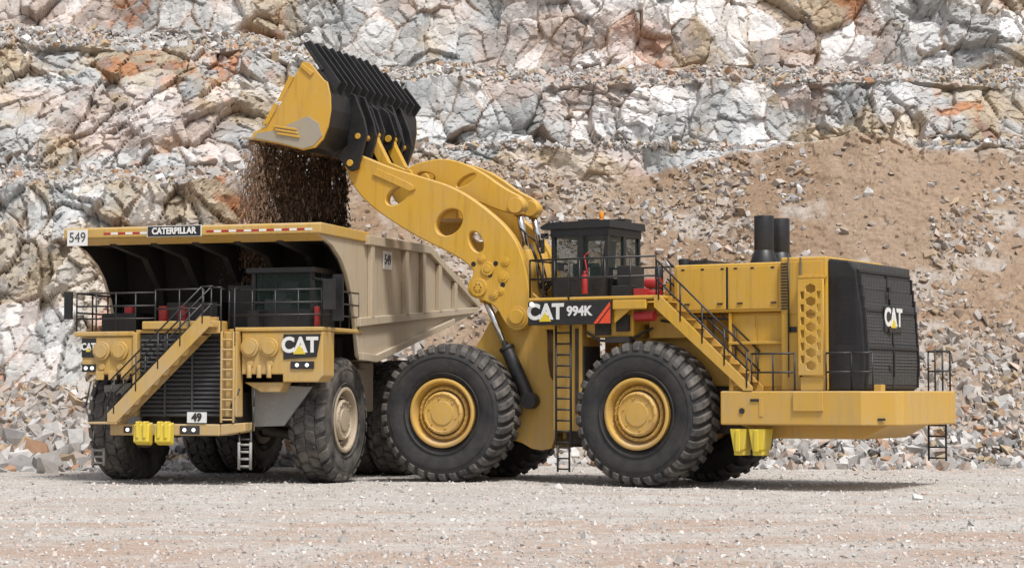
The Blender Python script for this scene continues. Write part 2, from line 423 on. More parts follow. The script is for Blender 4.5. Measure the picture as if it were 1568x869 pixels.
for l in(1.78,2.48):
    b.prism([(-.45,5.28),(-.45,4.95),(-3.15,2.64),(-3.4,2.64),(-3.4,2.75),(-.62,5.28)],l-.03,l+.03)
for i in range(10):
    a=-.6-i*.27; z=5.1-i*.245; b.box(a,a-.27,1.81,2.45,z-.03,z)
R_(b,'access_stairs',YEL,.008)
b=B()
for l in(1.78,2.5):
    for h in(.5,1.02): b.tube([(-.5,l,5.25+h),(-3.3,l,2.68+h)],.027)
    for i in range(5):
        a=-.6-i*.66; z=5.14-i*.605; b.tube([(a,l,z),(a,l,z+1.02)],.027)
R_(b,'stair_handrails',BLK,0)
# cab (hollow: posts, sills, roof, glazing and seat)
b=B()
ca0,ca1,cl0,cl1=1.55,3.42,-.55,1.45
for a in(ca0,ca1-.12):
    for l in(cl0,cl1-.12): b.box(a,a+.12,l,l+.12,5.28,7.25)
b.box(ca0,ca1,cl0,cl1,5.28,5.85)
b.box(ca0-.02,ca1+.02,cl0-.02,cl1+.02,7.08,7.3)
b.prism([(ca0-.12,7.3),(ca1+.28,7.3),(ca1+.34,7.38),(ca1+.1,7.5),(ca0-.1,7.52)],cl0-.1,cl1+.1)
b.box(2.36,2.56,cl1-.1,cl1+.005,5.85,7.1); b.box(ca0-.005,ca0+.1,.36,.52,5.85,7.1)
b.box(ca0-.25,ca0,-.3,.5,5.4,6.2)
b.box(3.5,3.62,1.7,1.74,6.6,7.0).tube([(3.4,1.4,7.2),(3.56,1.72,7.0)],.02)
b.box(3.6,3.75,1.3,1.5,7.05,7.2); b.box(3.5,3.6,-.9,-.6,6.5,7.0)
b.box(ca0-.1,ca0+.3,.2,.6,7.5,7.6); b.box(2.2,2.9,.2,.8,7.5,7.62)
b.tube([(1.75,cl1+.03,5.9),(1.75,cl1+.06,6.9)],.02).tube([(2.6,cl1+.02,5.8),(2.95,cl1+.03,6.6)],.012).box(3.0,3.2,cl1,cl1+.05,6.1,6.3)
R_(b,'cab',BLK,.025)
b=B()
z0,z1=5.84,7.1
b.box(ca0+.1,2.37,cl1-.05,cl1-.04,z0,z1).box(2.55,ca1-.1,cl1-.05,cl1-.04,z0,z1).box(ca0+.1,ca1-.1,cl0+.04,cl0+.05,z0,z1)
b.box(ca0+.04,ca0+.05,cl0+.1,.37,z0,z1).box(ca0+.04,ca0+.05,.51,cl1-.1,z0,z1).box(ca1-.05,ca1-.04,cl0+.1,cl1-.1,z0,z1)
R_(b,'cab_windows',GLS,0)
R_(B().box(2.1,2.6,.1,.65,5.85,6.25).prism([(2.05,6.2),(2.2,6.2),(2.1,7.0),(1.98,7.0)],.1,.65).box(3.0,3.2,.2,.6,5.85,6.35).box(2.2,2.7,.75,.95,6.2,6.32),'cab_seat',SEAT,.03)
R_(B().cyl((1.9,1.2,7.5),(1.9,1.2,7.6),.06).cyl((1.9,1.2,7.6),(1.9,1.2,7.78),.07),'beacon',AMB,.01)
b=B()
b.cyl((2.15,1.75,5.4),(2.15,1.75,5.95),.09); b.cyl((2.15,1.75,5.95),(2.15,1.75,6.05),.04)
b.cyl((.25,1.6,5.35),(-.2,1.6,5.35),.14); b.cyl((.25,1.6,5.66),(-.2,1.6,5.66),.14); b.box(.1,.5,1.5,1.9,5.28,5.5)
b.cyl((.3,2.15,4.72),(-.3,2.15,4.72),.15)
b.tube([(2.2,1.5,6.0),(2.3,1.5,6.5),(2.15,1.5,6.6)],.025)
R_(b,'fire_suppression_tanks',RED,.01)
b=B().cyl((.0,1.3,5.28),(.0,1.3,6.1),.12).box(.9,1.35,.6,1.3,5.28,6.2).box(.6,1.2,1.5,1.9,5.28,5.6).cyl((-.35,.5,5.3),(-.35,.5,6.35),.09)
R_(b,'platform_equipment',BLK,.02)
# --- front frame
for sd in(1,-1):
    pts=[(-1.0,4.95),(-1.55,5.55),(-2.05,5.6),(-2.42,5.3),(-2.64,4.54),(-2.66,3.2),(-2.95,2.7),(-2.92,1.0),(-2.3,.88),(-1.7,1.2),(-.6,1.35),(.9,1.45),(1.1,2.2),(.6,2.9),(-.4,3.9)]
    curveplate('tower_plate_'+('left' if sd>0 else 'right'),smoothpoly(pts,1),[ell((-.3,2.9),.3,.2)],sd*1.0,.16,YEL,LD,MF,.02)
b=B()
b.box(-2.85,-2.0,-.9,.9,1.0,1.35).box(-2.6,-1.4,-.92,.92,3.6,3.8).box(-2.6,-2.45,-.92,.92,1.35,5.1)
b.box(-.9,.9,-.92,.92,1.5,3.0)
b.box(-2.3,-1.5,-.92,.92,5.0,5.4)
b.prism([(-2.9,1.2),(-2.9,3.1),(-3.3,2.9),(-3.3,1.4)],-.5,.5)
F_(b,'front_frame',YEL,.03)
b=B()
for l in(-1.5,1.5): 
    b.cyl((-1.87,l-.03,4.79),(-1.87,l+.14,4.79),.22,n=28)
F_(b,'tower_pins',YEL,.02)
arm=[(3.62,9.22),(3.66,9.55),(3.42,9.78),(3.1,9.68),(2.22,9.3),(1.17,8.98),(.12,8.64),(-.82,8.03),(-1.66,7.3),(-2.08,6.48),(-2.25,5.51),(-2.3,4.75),(-2.05,4.4),(-1.7,4.38),(-1.45,4.64),(-1.2,5.1),(-.75,5.3),(-.35,5.42),(-.28,5.75),(-.5,6.05),(-.45,6.25),(.12,6.64),(1.38,7.22),(2.75,8.07),(3.38,8.71)]
for sd in(1,-1):
    curveplate('lift_arm_'+('left' if sd>0 else 'right'),smoothpoly(arm,2),[ell((1.95,8.46),.42,.24,-.55),ell((.29,7.6),.46,.36,-.6),ell((-.57,7.0),.33,.2,1.1)],sd*1.35,.34,YEL,LD,MF,.035)
    rib=[(2.6,9.28),(1.5,8.78),(1.35,8.62),(1.5,8.55),(2.75,9.1)]
    curveplate('lift_arm_rib_'+('l' if sd>0 else 'r'),rib,[],sd*1.55,.06,YEL,LD,MF,.01)
b=B()
for sd in(1,-1):
    L=sd*1.35
    for (a,z,r,t) in((-.67,5.66,.26,.24),(-.95,6.2,.2,.22),(-1.45,5.95,.16,.2),(-1.15,5.45,.14,.21),(3.4,9.45,.27,.24),(-1.87,4.79,.3,.21),(-.75,6.5,.12,.2),(-1.5,6.4,.13,.2),(-1.35,5.55,.12,.2)):
        b.cyl((a,L-t,z),(a,L+t,z),r,n=28)
        b.cyl((a,L-t-.02,z),(a,L+t+.02,z),r*.55,n=20)
b.cyl((.9,-1.3,8.1),(.9,1.3,8.1),.28,n=24)
b.box(.2,1.2,-1.2,1.2,7.75,8.4)
F_(b,'lift_arm_pins',YEL,.012)
b=B()
for sd in(1,-1):
    L=sd*1.35
    for (a,z) in((-1.02,6.02),(-1.42,5.72),(-1.2,6.35),(-.5,6.35)): b.cyl((a,L+sd*.16,z),(a,L+sd*.178,z),.075,n=16)
    for (a,z) in((3.4,9.45),(-.67,5.66),(-1.87,4.79)):
        for i in range(6): t=i*math.pi/3; b.cyl((a+.1*math.cos(t),L+sd*.25,z+.1*math.sin(t)),(a+.1*math.cos(t),L+sd*.275,z+.1*math.sin(t)),.018,n=6)
F_(b,'lift_arm_ports',BLK,0)
b1=B();b2=B();b3=B()
for sd in(1,-1):
    L=sd*1.35; p0=Vector((-.72,L,5.5)); p1=Vector((-2.2,L,2.35)); 
    m=p0.lerp(p1,.5); b1.cyl(p0,m,.1); b2.cyl(m,p1,.2,n=24); b2.cyl(m,p0.lerp(p1,.53),.23,n=24)
    b2.cyl((p1[0],L-.2,p1[2]),(p1[0],L+.2,p1[2]),.24)
    b3.cyl(p0.lerp(p1,-.05),p0.lerp(p1,.07),.17,n=20)
F_(b1,'lift_cylinder_rods',CHR,0); F_(b2,'lift_cylinder_barrels',BLK,.01); F_(b3,'lift_cylinder_eyes',YEL,.01)
crank=[(2.15,9.0),(2.05,9.3),(1.6,9.5),(.7,9.62),(-.3,9.25),(-1.2,8.6),(-1.75,8.35),(-1.85,8.0),(-1.5,7.82),(-.9,8.0),(-.1,8.35),(.6,8.3),(1.0,7.95),(1.3,8.0),(1.5,8.5),(1.9,8.75)]
for sd in(1,-1):
    curveplate('bell_crank_'+('left' if sd>0 else 'right'),smoothpoly(crank,2),[ell((.05,8.9),.35,.12,-.5),ell((1.35,9.05),.3,.14,.2)],sd*.62,.3,YEL,LD,MF,.03)
b=B();b2=B();b3=B()
for sd in(1,-1):
    L=sd*.62
    b.cyl((-1.55,L-.27,8.1),(-1.55,L+.27,8.1),.24,n=24); b.cyl((1.1,L-.26,8.35),(1.1,L+.26,8.35),.25); b.cyl((1.95,L-.25,9.1),(1.95,L+.25,9.1),.2)
    p0=Vector((-1.55,L,8.05)); p1=Vector((-2.15,L,5.2)); m=p0.lerp(p1,.45)
    b2.cyl(p0,m,.1); b3.cyl(m,p1,.19,n=24); b.cyl(p0.lerp(p1,-.02),p0.lerp(p1,.08),.16)
    b.prism([(1.85,8.95),(2.05,9.3),(2.6,9.55),(2.95,10.2),(3.05,10.45),(3.3,10.35),(3.15,9.95),(2.8,9.3),(2.2,8.95)],L-.13,L+.13)
F_(b,'tilt_linkage',YEL,.02); F_(b2,'tilt_cylinder_rods',CHR,0); F_(b3,'tilt_cylinder_barrels',YEL,.01)
b=B()
for l in(-.35,-.1,.2,.45):
    b.tube([(-1.9,l,5.4),(-2.3,l,5.9),(-2.8,l*1.3,5.7),(-3.2,l*1.5,5.1)],.04)
    b.tube([(-2.3,l+.5,4.7),(-2.9,l+.5,4.2),(-3.5,l+.4,4.5)],.045)
b.tube([(-2.3,1.6,6.9),(-2.5,1.62,6.4),(-2.55,1.5,5.6),(-2.8,1.4,5.2)],.03).tube([(-2.2,1.2,6.9),(-2.4,1.1,6.2),(-2.6,1.0,5.4)],.03)
b.tube([(-1.8,1.1,7.4),(-2.3,1.15,7.0),(-2.5,1.2,6.5),(-2.7,1.1,5.6)],.028)
F_(b,'hydraulic_hoses',BLK,0)
# bucket
outer=[(5.9,10.12),(5.0,9.92),(4.25,9.72),(3.85,9.78),(3.58,10.02),(3.42,10.4),(3.34,10.9),(3.36,11.35),(3.5,11.75),(3.78,12.13)]
inner=[(3.86,12.07),(3.62,11.7),(3.46,11.3),(3.44,10.9),(3.52,10.45),(3.68,10.1),(3.92,9.9),(4.25,9.82),(5.0,10.02),(5.95,10.2)]
F_(B().prism(outer+inner,-3.1,3.1),'bucket_shell',BLK,.01)
side=[(5.98,10.12),(5.9,10.32),(5.45,10.5),(4.95,11.2),(4.5,12.0),(4.28,12.35),(4.05,12.3),(3.6,11.78),(3.48,11.7),(3.38,11.3),(3.36,10.9),(3.44,10.4),(3.6,10.02),(3.86,9.78),(4.25,9.72),(5.0,9.92)]
for sd in(1,-1): curveplate('bucket_side_'+('left' if sd>0 else 'right'),side,[],sd*3.14,.08,YEL,LD,MF,.012)
wear=[(5.9,10.15),(5.75,10.3),(5.2,10.33),(4.6,10.55),(4.1,10.72),(3.75,10.5),(3.62,10.12),(3.9,9.84),(4.25,9.76),(5.0,9.96)]
F_(B().prism(wear,3.18,3.2),'bucket_wear_plate',WORN,.006)
b=B()
for i in range(3):
    a=4.65+.05*i; z=10.12+.11*i
    b.prism([(a-.3,z-.04),(a+.45,z+.1),(a+.45,z+.16),(a-.3,z+.03)],3.2,3.25)
b.prism([(4.0,11.9),(4.35,12.2),(4.3,12.3),(3.9,12.0)],3.18,3.23); b.prism([(4.95,11.2),(5.1,11.2),(4.7,11.95),(4.55,11.9)],3.18,3.23)
b.prism([(5.4,10.55),(5.6,10.5),(5.2,11.15),(5.05,11.1)],3.18,3.23)
F_(b,'bucket_side_bars',YEL,.01)
F_(B().prism([(5.5,10.02),(6.35,10.16),(6.32,10.22),(5.5,10.12)],-3.12,3.12),'bucket_cutting_edge',WORN,.01)
b=B()
def ght(l): return 1.0 if l>-1.3 else max(.18,1-( -1.3-l)/1.8*.82)
def gp(q,l):
    a0,z0=3.72,12.05; a1,z1=4.32,12.9
    q=q*ght(l); return (a0+(a1-a0)*q,l,z0+(z1-z0)*q)
ls=[-3.1,-2.6,-2.1,-1.7,-1.3,3.1]
for l0,l1 in zip(ls[:-1],ls[1:]):
    p=[gp(0,l0),gp(1,l0),gp(1,l1),gp(0,l1)]; q=[(x-.06,y,z+.05) for x,y,z in p]
    b.add(p+q,[(0,1,2,3),(7,6,5,4),(0,4,5,1),(1,5,6,2),(2,6,7,3),(3,7,4,0)])
for i in range(13):
    l=-2.98+i*5.96/12; t=gp(1,l)
    b.prism([(3.36,11.4),(3.14,11.7),(t[0]-.2,t[2]+.1),(t[0]+.04,t[2]+.02),(3.72,12.0),(3.5,11.7)],l-.035,l+.035)
F_(b,'bucket_spill_guard',BLK,.008)
b=B()
for sd in(1,-1):
    for o in(.34,-.34):
        L=sd*1.35+o
        b.prism([(3.9,9.7),(3.4,9.2),(3.15,9.25),(3.05,9.6),(2.85,10.3),(2.95,10.75),(3.25,11.5),(3.5,11.6),(3.5,10)],L-.06,L+.06)
    for o in(.22,-.22):
        L=sd*.62+o
        b.prism([(3.5,9.9),(3.0,10.1),(2.85,10.5),(3.1,11.2),(3.5,11.5)],L-.04,L+.04)
F_(b,'bucket_lugs',BLK,.02)
b=B()
for sd in(1,-1):
    b.cyl((3.1,sd*.62-.3,10.4),(3.1,sd*.62+.3,10.4),.11); b.cyl((3.4,sd*1.35-.45,9.45),(3.4,sd*1.35+.45,9.45),.1)
    b.cyl((3.15,sd*1.35-.42,10.25),(3.15,sd*1.35+.42,10.25),.09)
F_(b,'bucket_pins',YEL,.01)

# ================================================================== HAUL TRUCK
MT=frame(-8.30,3.0,-106.86)
TR=root('mining_haul_truck',MT)
def T_(b,n,m,bev=.015): return b.make(n,m,TR,MT,bev)
for sd in(1,-1):
    c=(0,(3.1 if sd>0 else -3.2),1.8)
    tyre('front_tyre_'+('left' if sd>0 else 'right'),c,1.82,1.12,.9,TRUB,TRUB,TR,MT,26,.06,'block')
    rimset('front_rim_'+('left' if sd>0 else 'right'),c,.9,1.12,RTAN,TR,MT,sd,dish=.2)
    for k,l in enumerate((2.0,3.15)):
        c=(-6.0,l*sd,1.8); nm=('inner','outer')[k]+('_left' if sd>0 else '_right')
        tyre('rear_tyre_'+nm,c,1.82,1.05,.9,TRUB,TRUB,TR,MT,26,.06,'block')
        rimset('rear_rim_'+nm,c,.9,1.05,RTAN,TR,MT,sd,dish=.25)
b=B()
for l in(-1,1): b.box(-9.5,2.3,l*.85,l*1.25,1.75,2.6)
b.cyl((0,-2.7,1.8),(0,2.7,1.8),.33).cyl((-6,-2.5,1.8),(-6,2.5,1.8),.65)
b.box(-.6,2.2,-1.85,1.0,1.95,4.2).box(-.9,-.6,-3.2,3.2,2.6,4.2)
b.box(-7,-1,-1.3,1.3,2.6,3.3)
for l in(-1,1):
    b.cyl((.25,l*2.35,1.6),(.25,l*2.1,3.4),.22); b.cyl((.3,l*2.4,1.3),(.3,l*1.2,1.5),.14)
    b.box(-.3,1.7,l*1.9,l*2.4,2.6,3.4)
b.cyl((-2.2,1.9,2.3),(-4.5,1.9,2.3),.5); b.box(-4.6,-2.0,-2.6,-1.3,1.6,2.9)
T_(b,'chassis',DRK,.02)
b=B().box(-1.0,-2.6,2.0,3.3,2.0,3.3).box(-2.8,-4.0,1.9,3.0,2.0,3.5)
T_(b,'fuel_tank',TAN,.06)
b=B()
b.box(-.55,2.62,-3.75,-1.85,4.2,4.34); b.box(-.55,2.62,1.25,3.95,4.3,4.42); b.box(-.55,2.5,-1.85,1.25,4.28,4.38)
b.prism([(-3.5,4.19),(-1.87,4.19),(-1.87,3.12),(-3.3,3.1),(-3.5,3.3)],1.7,2.58,'A')
b.prism([(1.5,4.29),(3.95,4.29),(3.95,3.05),(3.8,2.88),(2.75,2.88),(2.75,3.1),(1.5,3.1)],1.7,2.58,'A')
b.box(2.3,2.66,-1.86,-1.72,1.9,4.3).box(2.3,2.66,.95,1.08,1.9,4.3)
b.box(2.35,2.8,1.1,1.45,1.9,4.3)
b.box(2.4,2.95,.1,1.0,4.25,4.6).box(1.6,2.6,-1.6,.2,4.385,4.62)
b.box(2.2,2.95,-2.4,1.0,1.38,1.7)
b.prism([(1.0,1.38),(1.0,1.7),(1.75,1.75),(1.75,1.5)],2.2,2.9,'A')
b.prism([(1.5,2.88),(2.0,2.6),(2.6,2.6),(2.72,2.88)],1.8,2.4,'A')
T_(b,'front_bodywork',TYEL,.03)
b=B()
for l in(-2.85,-2.28,1.77,2.37):
    z=3.78 if l<0 else 3.85
    b.cyl((2.58,l,z),(2.68,l,z),.27,n=32).cyl((2.68,l,z),(2.72,l,z),.2,n=32); b.cyl((2.6,l,z-.45),(2.63,l,z-.45),.1)
for l in(1.75,2.05,2.35): b.cyl((2.62,l,3.0),(2.62,l,3.35),.07)
for l in(-2.9,-2.5,-2.1): b.box(2.58,2.66,l-.12,l+.12,2.95,3.2)
T_(b,'air_cleaners',TYEL,.02)
b=B().box(2.35,2.4,-1.72,.95,1.9,4.25)
for i in range(18): z=1.98+i*.125; b.prism([(2.4,z),(2.5,z-.05),(2.5,z-.02),(2.4,z+.06)],-1.68,.92)
for l in(-.9,-.05): b.box(2.4,2.53,l-.025,l+.025,1.9,4.2)
T_(b,'radiator_grille',GRL,.0)
b=B()
b.prism([(-3.3,2.8),(-2.2,2.9),(-2.1,1.75),(-2.5,1.65),(-3.25,1.75)],1.5,1.62,'A')
b.prism([(1.5,2.85),(3.35,2.75),(2.5,1.65),(1.55,1.62)],1.8,1.92,'A')
T_(b,'mud_guards',GRY,.02)
b=B()
for a in(2.72,3.28):
    b.prism([(-2.3,1.75),(-2.02,1.75),(.85,4.45),(.85,4.72),(.55,4.72),(-2.3,2.0)],a-.03,a+.03,'A')
for i in range(10): l=-2.1+i*.3; z=1.98+i*.275; b.box(2.75,3.25,l,l+.28,z-.03,z)
b.box(2.6,3.3,.35,.95,4.42,4.5).box(2.6,3.3,-2.9,-2.0,1.7,1.76)
b.ladder(.98+.05,1.4,2.9,1.75,4.3,.035,.28,along='x')
T_(b,'front_stairs',TYEL,.006)
b=B()
for a in(3.3,2.72):
    for h in(.5,1.0): b.tube([(a,-2.2,1.95+h),(a,.6,4.55+h),(a,.95,4.55+h)],.025)
    for i in range(5): l=-2.1+i*.68; z=2.0+i*.63; b.tube([(a,l,z),(a,l,z+1.0)],.025)
b.rail([(2.55,-3.7,4.34),(2.55,-1.2,4.34)],1.1,.6,.025,(.33,.66)); b.rail([(2.55,-3.7,4.34),(-.3,-3.7,4.34)],1.1,.9)
b.rail([(2.55,-1.2,4.42),(2.55,.3,4.42)],1.1,.7); b.rail([(2.55,1.1,4.42),(2.55,3.9,4.42),(-.3,3.9,4.42)],1.05,.7,.025,(.33,.66))
b.tube([(2.9,1.0,3.9),(2.9,1.0,5.5),(2.6,1.0,5.5)],.025).tube([(2.9,1.42,3.9),(2.9,1.42,5.5),(2.6,1.42,5.5)],.025)
b.ladder(-3.1,-2.75,2.6,.45,1.5,.03,.26,along='x').ladder(1.55,1.9,2.8,.42,1.55,.03,.26,along='x')
b.tube([(2.7,1.5,2.7),(2.85,1.3,2.2),(2.8,1.55,1.5)],.03).tube([(2.7,1.95,2.7),(2.85,2.0,2.2),(2.8,1.95,1.5)],.03)
b.tube([(2.6,-3.2,2.9),(2.7,-3.3,2.2),(2.6,-3.1,1.4)],.025).tube([(2.6,-2.5,2.9),(2.7,-2.6,2.2),(2.6,-2.75,1.4)],.025)
T_(b,'handrails_and_ladders',BLK,0)
T_(B().ladder(-3.1,-2.75,2.63,.5,1.0,.04,.18,along='x').ladder(1.55,1.9,2.83,.45,1.2,.04,.2,along='x'),'boarding_steps',GRY,0)
b=B()
for l in(-1.28,-.62):
    b.prism([(2.95,1.75),(3.2,1.7),(3.25,1.2),(3.0,1.1),(2.95,1.2)],l-.24,l+.24); b.box(3.0,3.28,l-.16,l-.06,1.3,1.78); b.box(3.0,3.28,l+.06,l+.16,1.3,1.78)
T_(b,'tow_hooks',BYEL,.03)
T_(B().prism([(2.78,4.22),(3.9,4.22),(3.78,3.58),(2.78,3.52)],2.585,2.61,'A').prism([(-3.5,4.15),(-3.05,4.15),(-3.05,3.6),(-3.5,3.6)],2.585,2.61,'A'),'corner_decals',BLK,.004)
text('corner_lettering','CAT',.58,(2.618,3.27,3.9),'A',WHT,TR,MT,.024,.95)
text('corner_lettering_right','CAT',.27,(2.618,-3.28,3.9),'A',WHT,TR,MT,.01,.85)
T_(B().prism([(3.08,3.66),(3.46,3.66),(3.27,3.92)],2.624,2.632,'A').prism([(-3.36,3.76),(-3.2,3.76),(-3.28,3.88)],2.624,2.632,'A'),'corner_lettering_triangle',BYEL,0)
b=B().box(2.58,2.62,3.0,3.7,3.25,3.46).box(2.58,2.62,-3.48,-3.05,3.18,3.4).box(2.95,2.98,-1.95,-1.7,1.45,1.63).box(2.95,2.98,-.2,.4,1.42,1.66)
T_(b,'lamp_housings',BLK,.005)
b=B()
for l,z,a in((3.2,3.355,2.62),(3.5,3.355,2.62),(-3.35,3.29,2.62),(-3.15,3.29,2.62),(-1.82,1.54,2.98),(-.05,1.54,2.98),(.23,1.54,2.98)):
    b.cyl((a,l,z),(a+.03,l,z),.05,n=16)
T_(b,'headlamps',LMP,0)
T_(B().box(2.96,2.98,.02,.62,1.74,2.04),'fleet_number_plate',WHT,.004)
text('fleet_number','49',.3,(2.988,.32,1.89),'A',BLK,TR,MT,.014)
b=B()
for a in(.25,1.8):
    for l in(1.5,3.28): b.box(a,a+.12,l,l+.12,4.42,6.0)
b.box(.25,1.92,1.5,3.4,4.42,4.95).box(.15,2.1,1.4,3.5,5.98,6.12)
b.box(1.0,1.1,3.3,3.405,4.95,5.98)
b.box(2.5,2.6,3.95,4.3,4.9,5.75).box(2.0,2.1,4.05,4.35,4.6,5.9).tube([(2.0,3.4,5.8),(2.5,4.1,5.7)],.03)
b.box(2.5,2.58,-4.1,-3.85,4.7,5.5).box(1.7,2.3,1.55,1.9,4.42,4.9)
b.box(.2,1.6,-3.4,-2.3,4.34,4.9).box(.5,1.4,-1.4,.2,4.4,5.2).box(.0,.9,.3,1.3,4.4,5.7)
b.tube([(1.95,2.2,4.98),(1.96,2.7,5.4)],.012)
T_(b,'cab',BLK,.02)
T_(B().box(1.86,1.87,1.6,3.3,4.94,5.99).box(.35,1.82,3.33,3.34,4.94,5.99).box(.35,1.82,1.55,1.56,4.94,5.99).box(.3,.31,1.6,3.3,4.94,5.99),'cab_windows',GLS,0)
T_(B().box(.7,1.1,1.9,2.4,4.95,5.2).prism([(.6,5.1),(.75,5.1),(.65,5.8),(.55,5.8)],1.9,2.4).box(1.5,1.7,1.8,2.6,4.95,5.25).cyl((1.4,2.15,5.35),(1.43,2.15,5.37),.2),'cab_seat',SEAT,.02)
b=B()
for l in(-2.6,-1.5,-.9): b.cyl((1.4,l,4.5),(1.4,l,5.1),.15)
b.box(1.5,1.75,2.95,3.2,4.45,4.9).cyl((2.2,3.62,4.45),(2.2,3.62,5.0),.08)
T_(b,'fire_suppression_tanks',RED,.01)
def sidepoly(): return [(2.8,6.98),(2.8,7.08),(-.9,7.12),(-6.2,7.16),(-11.5,5.54),(-11.3,5.25),(-8.8,4.86),(-1.5,3.5),(-.5,3.55),(-.29,3.65),(.05,4.9),(.25,5.4),(.65,6.0),(1.1,6.4),(1.8,6.75)]
for sd in(1,-1):
    curveplate('body_side_'+('left' if sd>0 else 'right'),sidepoly(),[],sd*3.85,.12,TAN,TR,MT,.015)
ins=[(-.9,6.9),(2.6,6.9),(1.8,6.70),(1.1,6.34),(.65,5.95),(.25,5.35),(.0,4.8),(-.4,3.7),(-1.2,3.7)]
T_(B().prism(ins,-3.785,-3.78).prism(ins,3.78,3.785),'canopy_inner_sides',CANIN,0)  # thin dark skins inside the side plates, canopy shade put into their colour
b=B()
b.prism([(-1.5,3.5),(-11.3,5.2),(-11.3,5.45),(-1.2,3.85)],-3.775,3.775)
for sd in(1,-1):
    L0=3.91*sd;L1=4.05*sd
    b.prism([(-.7,7.2),(-6.3,7.26),(-6.3,7.0),(-.7,6.92)],3.7*sd,4.08*sd)
    b.prism([(-6.3,7.26),(-11.5,5.66),(-11.5,5.44),(-6.3,7.0)],3.7*sd,4.06*sd)
    b.prism([(-.1,4.75),(-11.4,5.5),(-11.4,5.3),(-.1,4.5)],L0,L1)
    b.prism([(-.3,3.75),(-1.5,3.7),(-8.8,5.02),(-8.8,4.84),(-1.5,3.48),(-.3,3.53)],L0,L1)
    for a in(-1.0,-4.0,-5.6,-7.2,-8.8):
        zt=7.0 if a>-6.2 else 7.0-(abs(a)-6.2)*.305
        b.prism([(a,4.7+(-a)*.06),(a-.28,4.7+(-a)*.06),(a-.28,zt),(a,zt)],L0,L1)
T_(b,'body_ribs',TAN,.02)
b=B()
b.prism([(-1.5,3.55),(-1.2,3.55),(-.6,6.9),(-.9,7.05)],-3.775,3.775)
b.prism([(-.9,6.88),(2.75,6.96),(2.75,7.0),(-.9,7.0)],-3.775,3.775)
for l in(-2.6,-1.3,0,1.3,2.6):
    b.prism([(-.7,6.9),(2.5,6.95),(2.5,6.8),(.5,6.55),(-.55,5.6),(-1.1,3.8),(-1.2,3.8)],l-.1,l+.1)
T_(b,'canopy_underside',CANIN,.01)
b=B()
b.prism([(-1.0,7.0),(2.8,7.0),(2.86,7.02),(2.86,7.28),(2.75,7.32),(-1.0,7.3)],-3.98,3.98)
b.prism([(2.4,6.82),(2.86,7.0),(2.4,7.0)],-3.9,3.9)
T_(b,'canopy',TYEL,.03)
b=B()
for i in range(14):
    l=-2.7+i*.46
    if -1.45<l<.5: continue
    b.box(2.86,2.866,l,l+.22,7.1,7.16)
T_(b,'canopy_reflectors',RED,0)
b=B()
for i in range(14):
    l=-2.7+i*.46+.23
    if -1.45<l<.5: continue
    b.box(2.86,2.866,l,l+.22,7.1,7.16)
b.box(2.87,2.89,-3.85,-3.2,6.8,7.26); b.prism([(-2.3,6.3),(-3.05,6.3),(-3.05,6.85),(-2.3,6.85)],3.915,3.935)
T_(b,'canopy_number_plates',WHT,0)
text('canopy_number','549',.40,(2.895,-3.52,7.03),'A',GRL,TR,MT,.0,.9)
text('body_number','549',.42,(-2.68,3.94,6.58),'L',GRL,TR,MT,.01,.9)
T_(B().box(2.87,2.885,-1.32,.38,7.0,7.32),'canopy_nameplate',WHT,0)
T_(B().box(2.885,2.9,-1.29,.35,7.02,7.30),'canopy_nameplate_field',BLK,0)
text('canopy_lettering','CATERPILLAR',.25,(2.905,-.47,7.16),'A',WHT,TR,MT,.010,.90)

# ------------------------------------------------------------------ numpy noise
def hsh(i,j,s):
    n=(i.astype(np.int64)*374761393+j.astype(np.int64)*668265263+s*144269504)&0xffffffff
    n=((n^(n>>13))*1274126177)&0xffffffff
    n=((n^(n>>15))*1103515245)&0xffffffff
    return ((n^(n>>16))&0xffff)/65535.0
def vn(x,y,s):
    i=np.floor(x);j=np.floor(y);fx=x-i;fy=y-j;i=i.astype(np.int64);j=j.astype(np.int64)
    fx=fx*fx*(3-2*fx);fy=fy*fy*(3-2*fy)
    return (hsh(i,j,s)*(1-fx)+hsh(i+1,j,s)*fx)*(1-fy)+(hsh(i,j+1,s)*(1-fx)+hsh(i+1,j+1,s)*fx)*fy
def fbm(x,y,s,o=4):
    r=0;a=.5;t=0
    for k in range(o): r=r+a*vn(x*2**k,y*2**k,s+k*17); t+=a; a*=.5
    return r/t
def facet(x,y,cell,s,ang=0,tilt=1.0,asp=1.0):
    ca,sa=math.cos(ang),math.sin(ang)
    X=(x*ca+y*sa)/cell;Y=(-x*sa+y*ca)/(cell*asp)
    i0=np.floor(X).astype(np.int64);j0=np.floor(Y).astype(np.int64)
    best=np.full(X.shape,1e9);sec=np.full(X.shape,1e9);h=np.zeros(X.shape);idv=np.zeros(X.shape)
    for di in(-1,0,1):
        for dj in(-1,0,1):
            i=i0+di;j=j0+dj
            px=i+hsh(i,j,s);py=j+hsh(i,j,s+1)
            dx=X-px;dy=Y-py;
            d=np.maximum(abs(dx+.35*dy*(hsh(i,j,s+6)-.5)),abs(dy))*.75+.25*(abs(dx)+abs(dy))
            v=(hsh(i,j,s+2)-.5)*1.1+(dx*(hsh(i,j,s+3)-.5)+dy*(hsh(i,j,s+4)-.5))*2.6*tilt
            m=d<best
            sec=np.where(m,best,np.minimum(sec,d))
            best=np.where(m,d,best);h=np.where(m,v,h);idv=np.where(m,hsh(i,j,s+5),idv)
    return h,idv,sec-best
def sstep(a,b,x): t=np.clip((x-a)/(b-a),0,1); return t*t*(3-2*t)

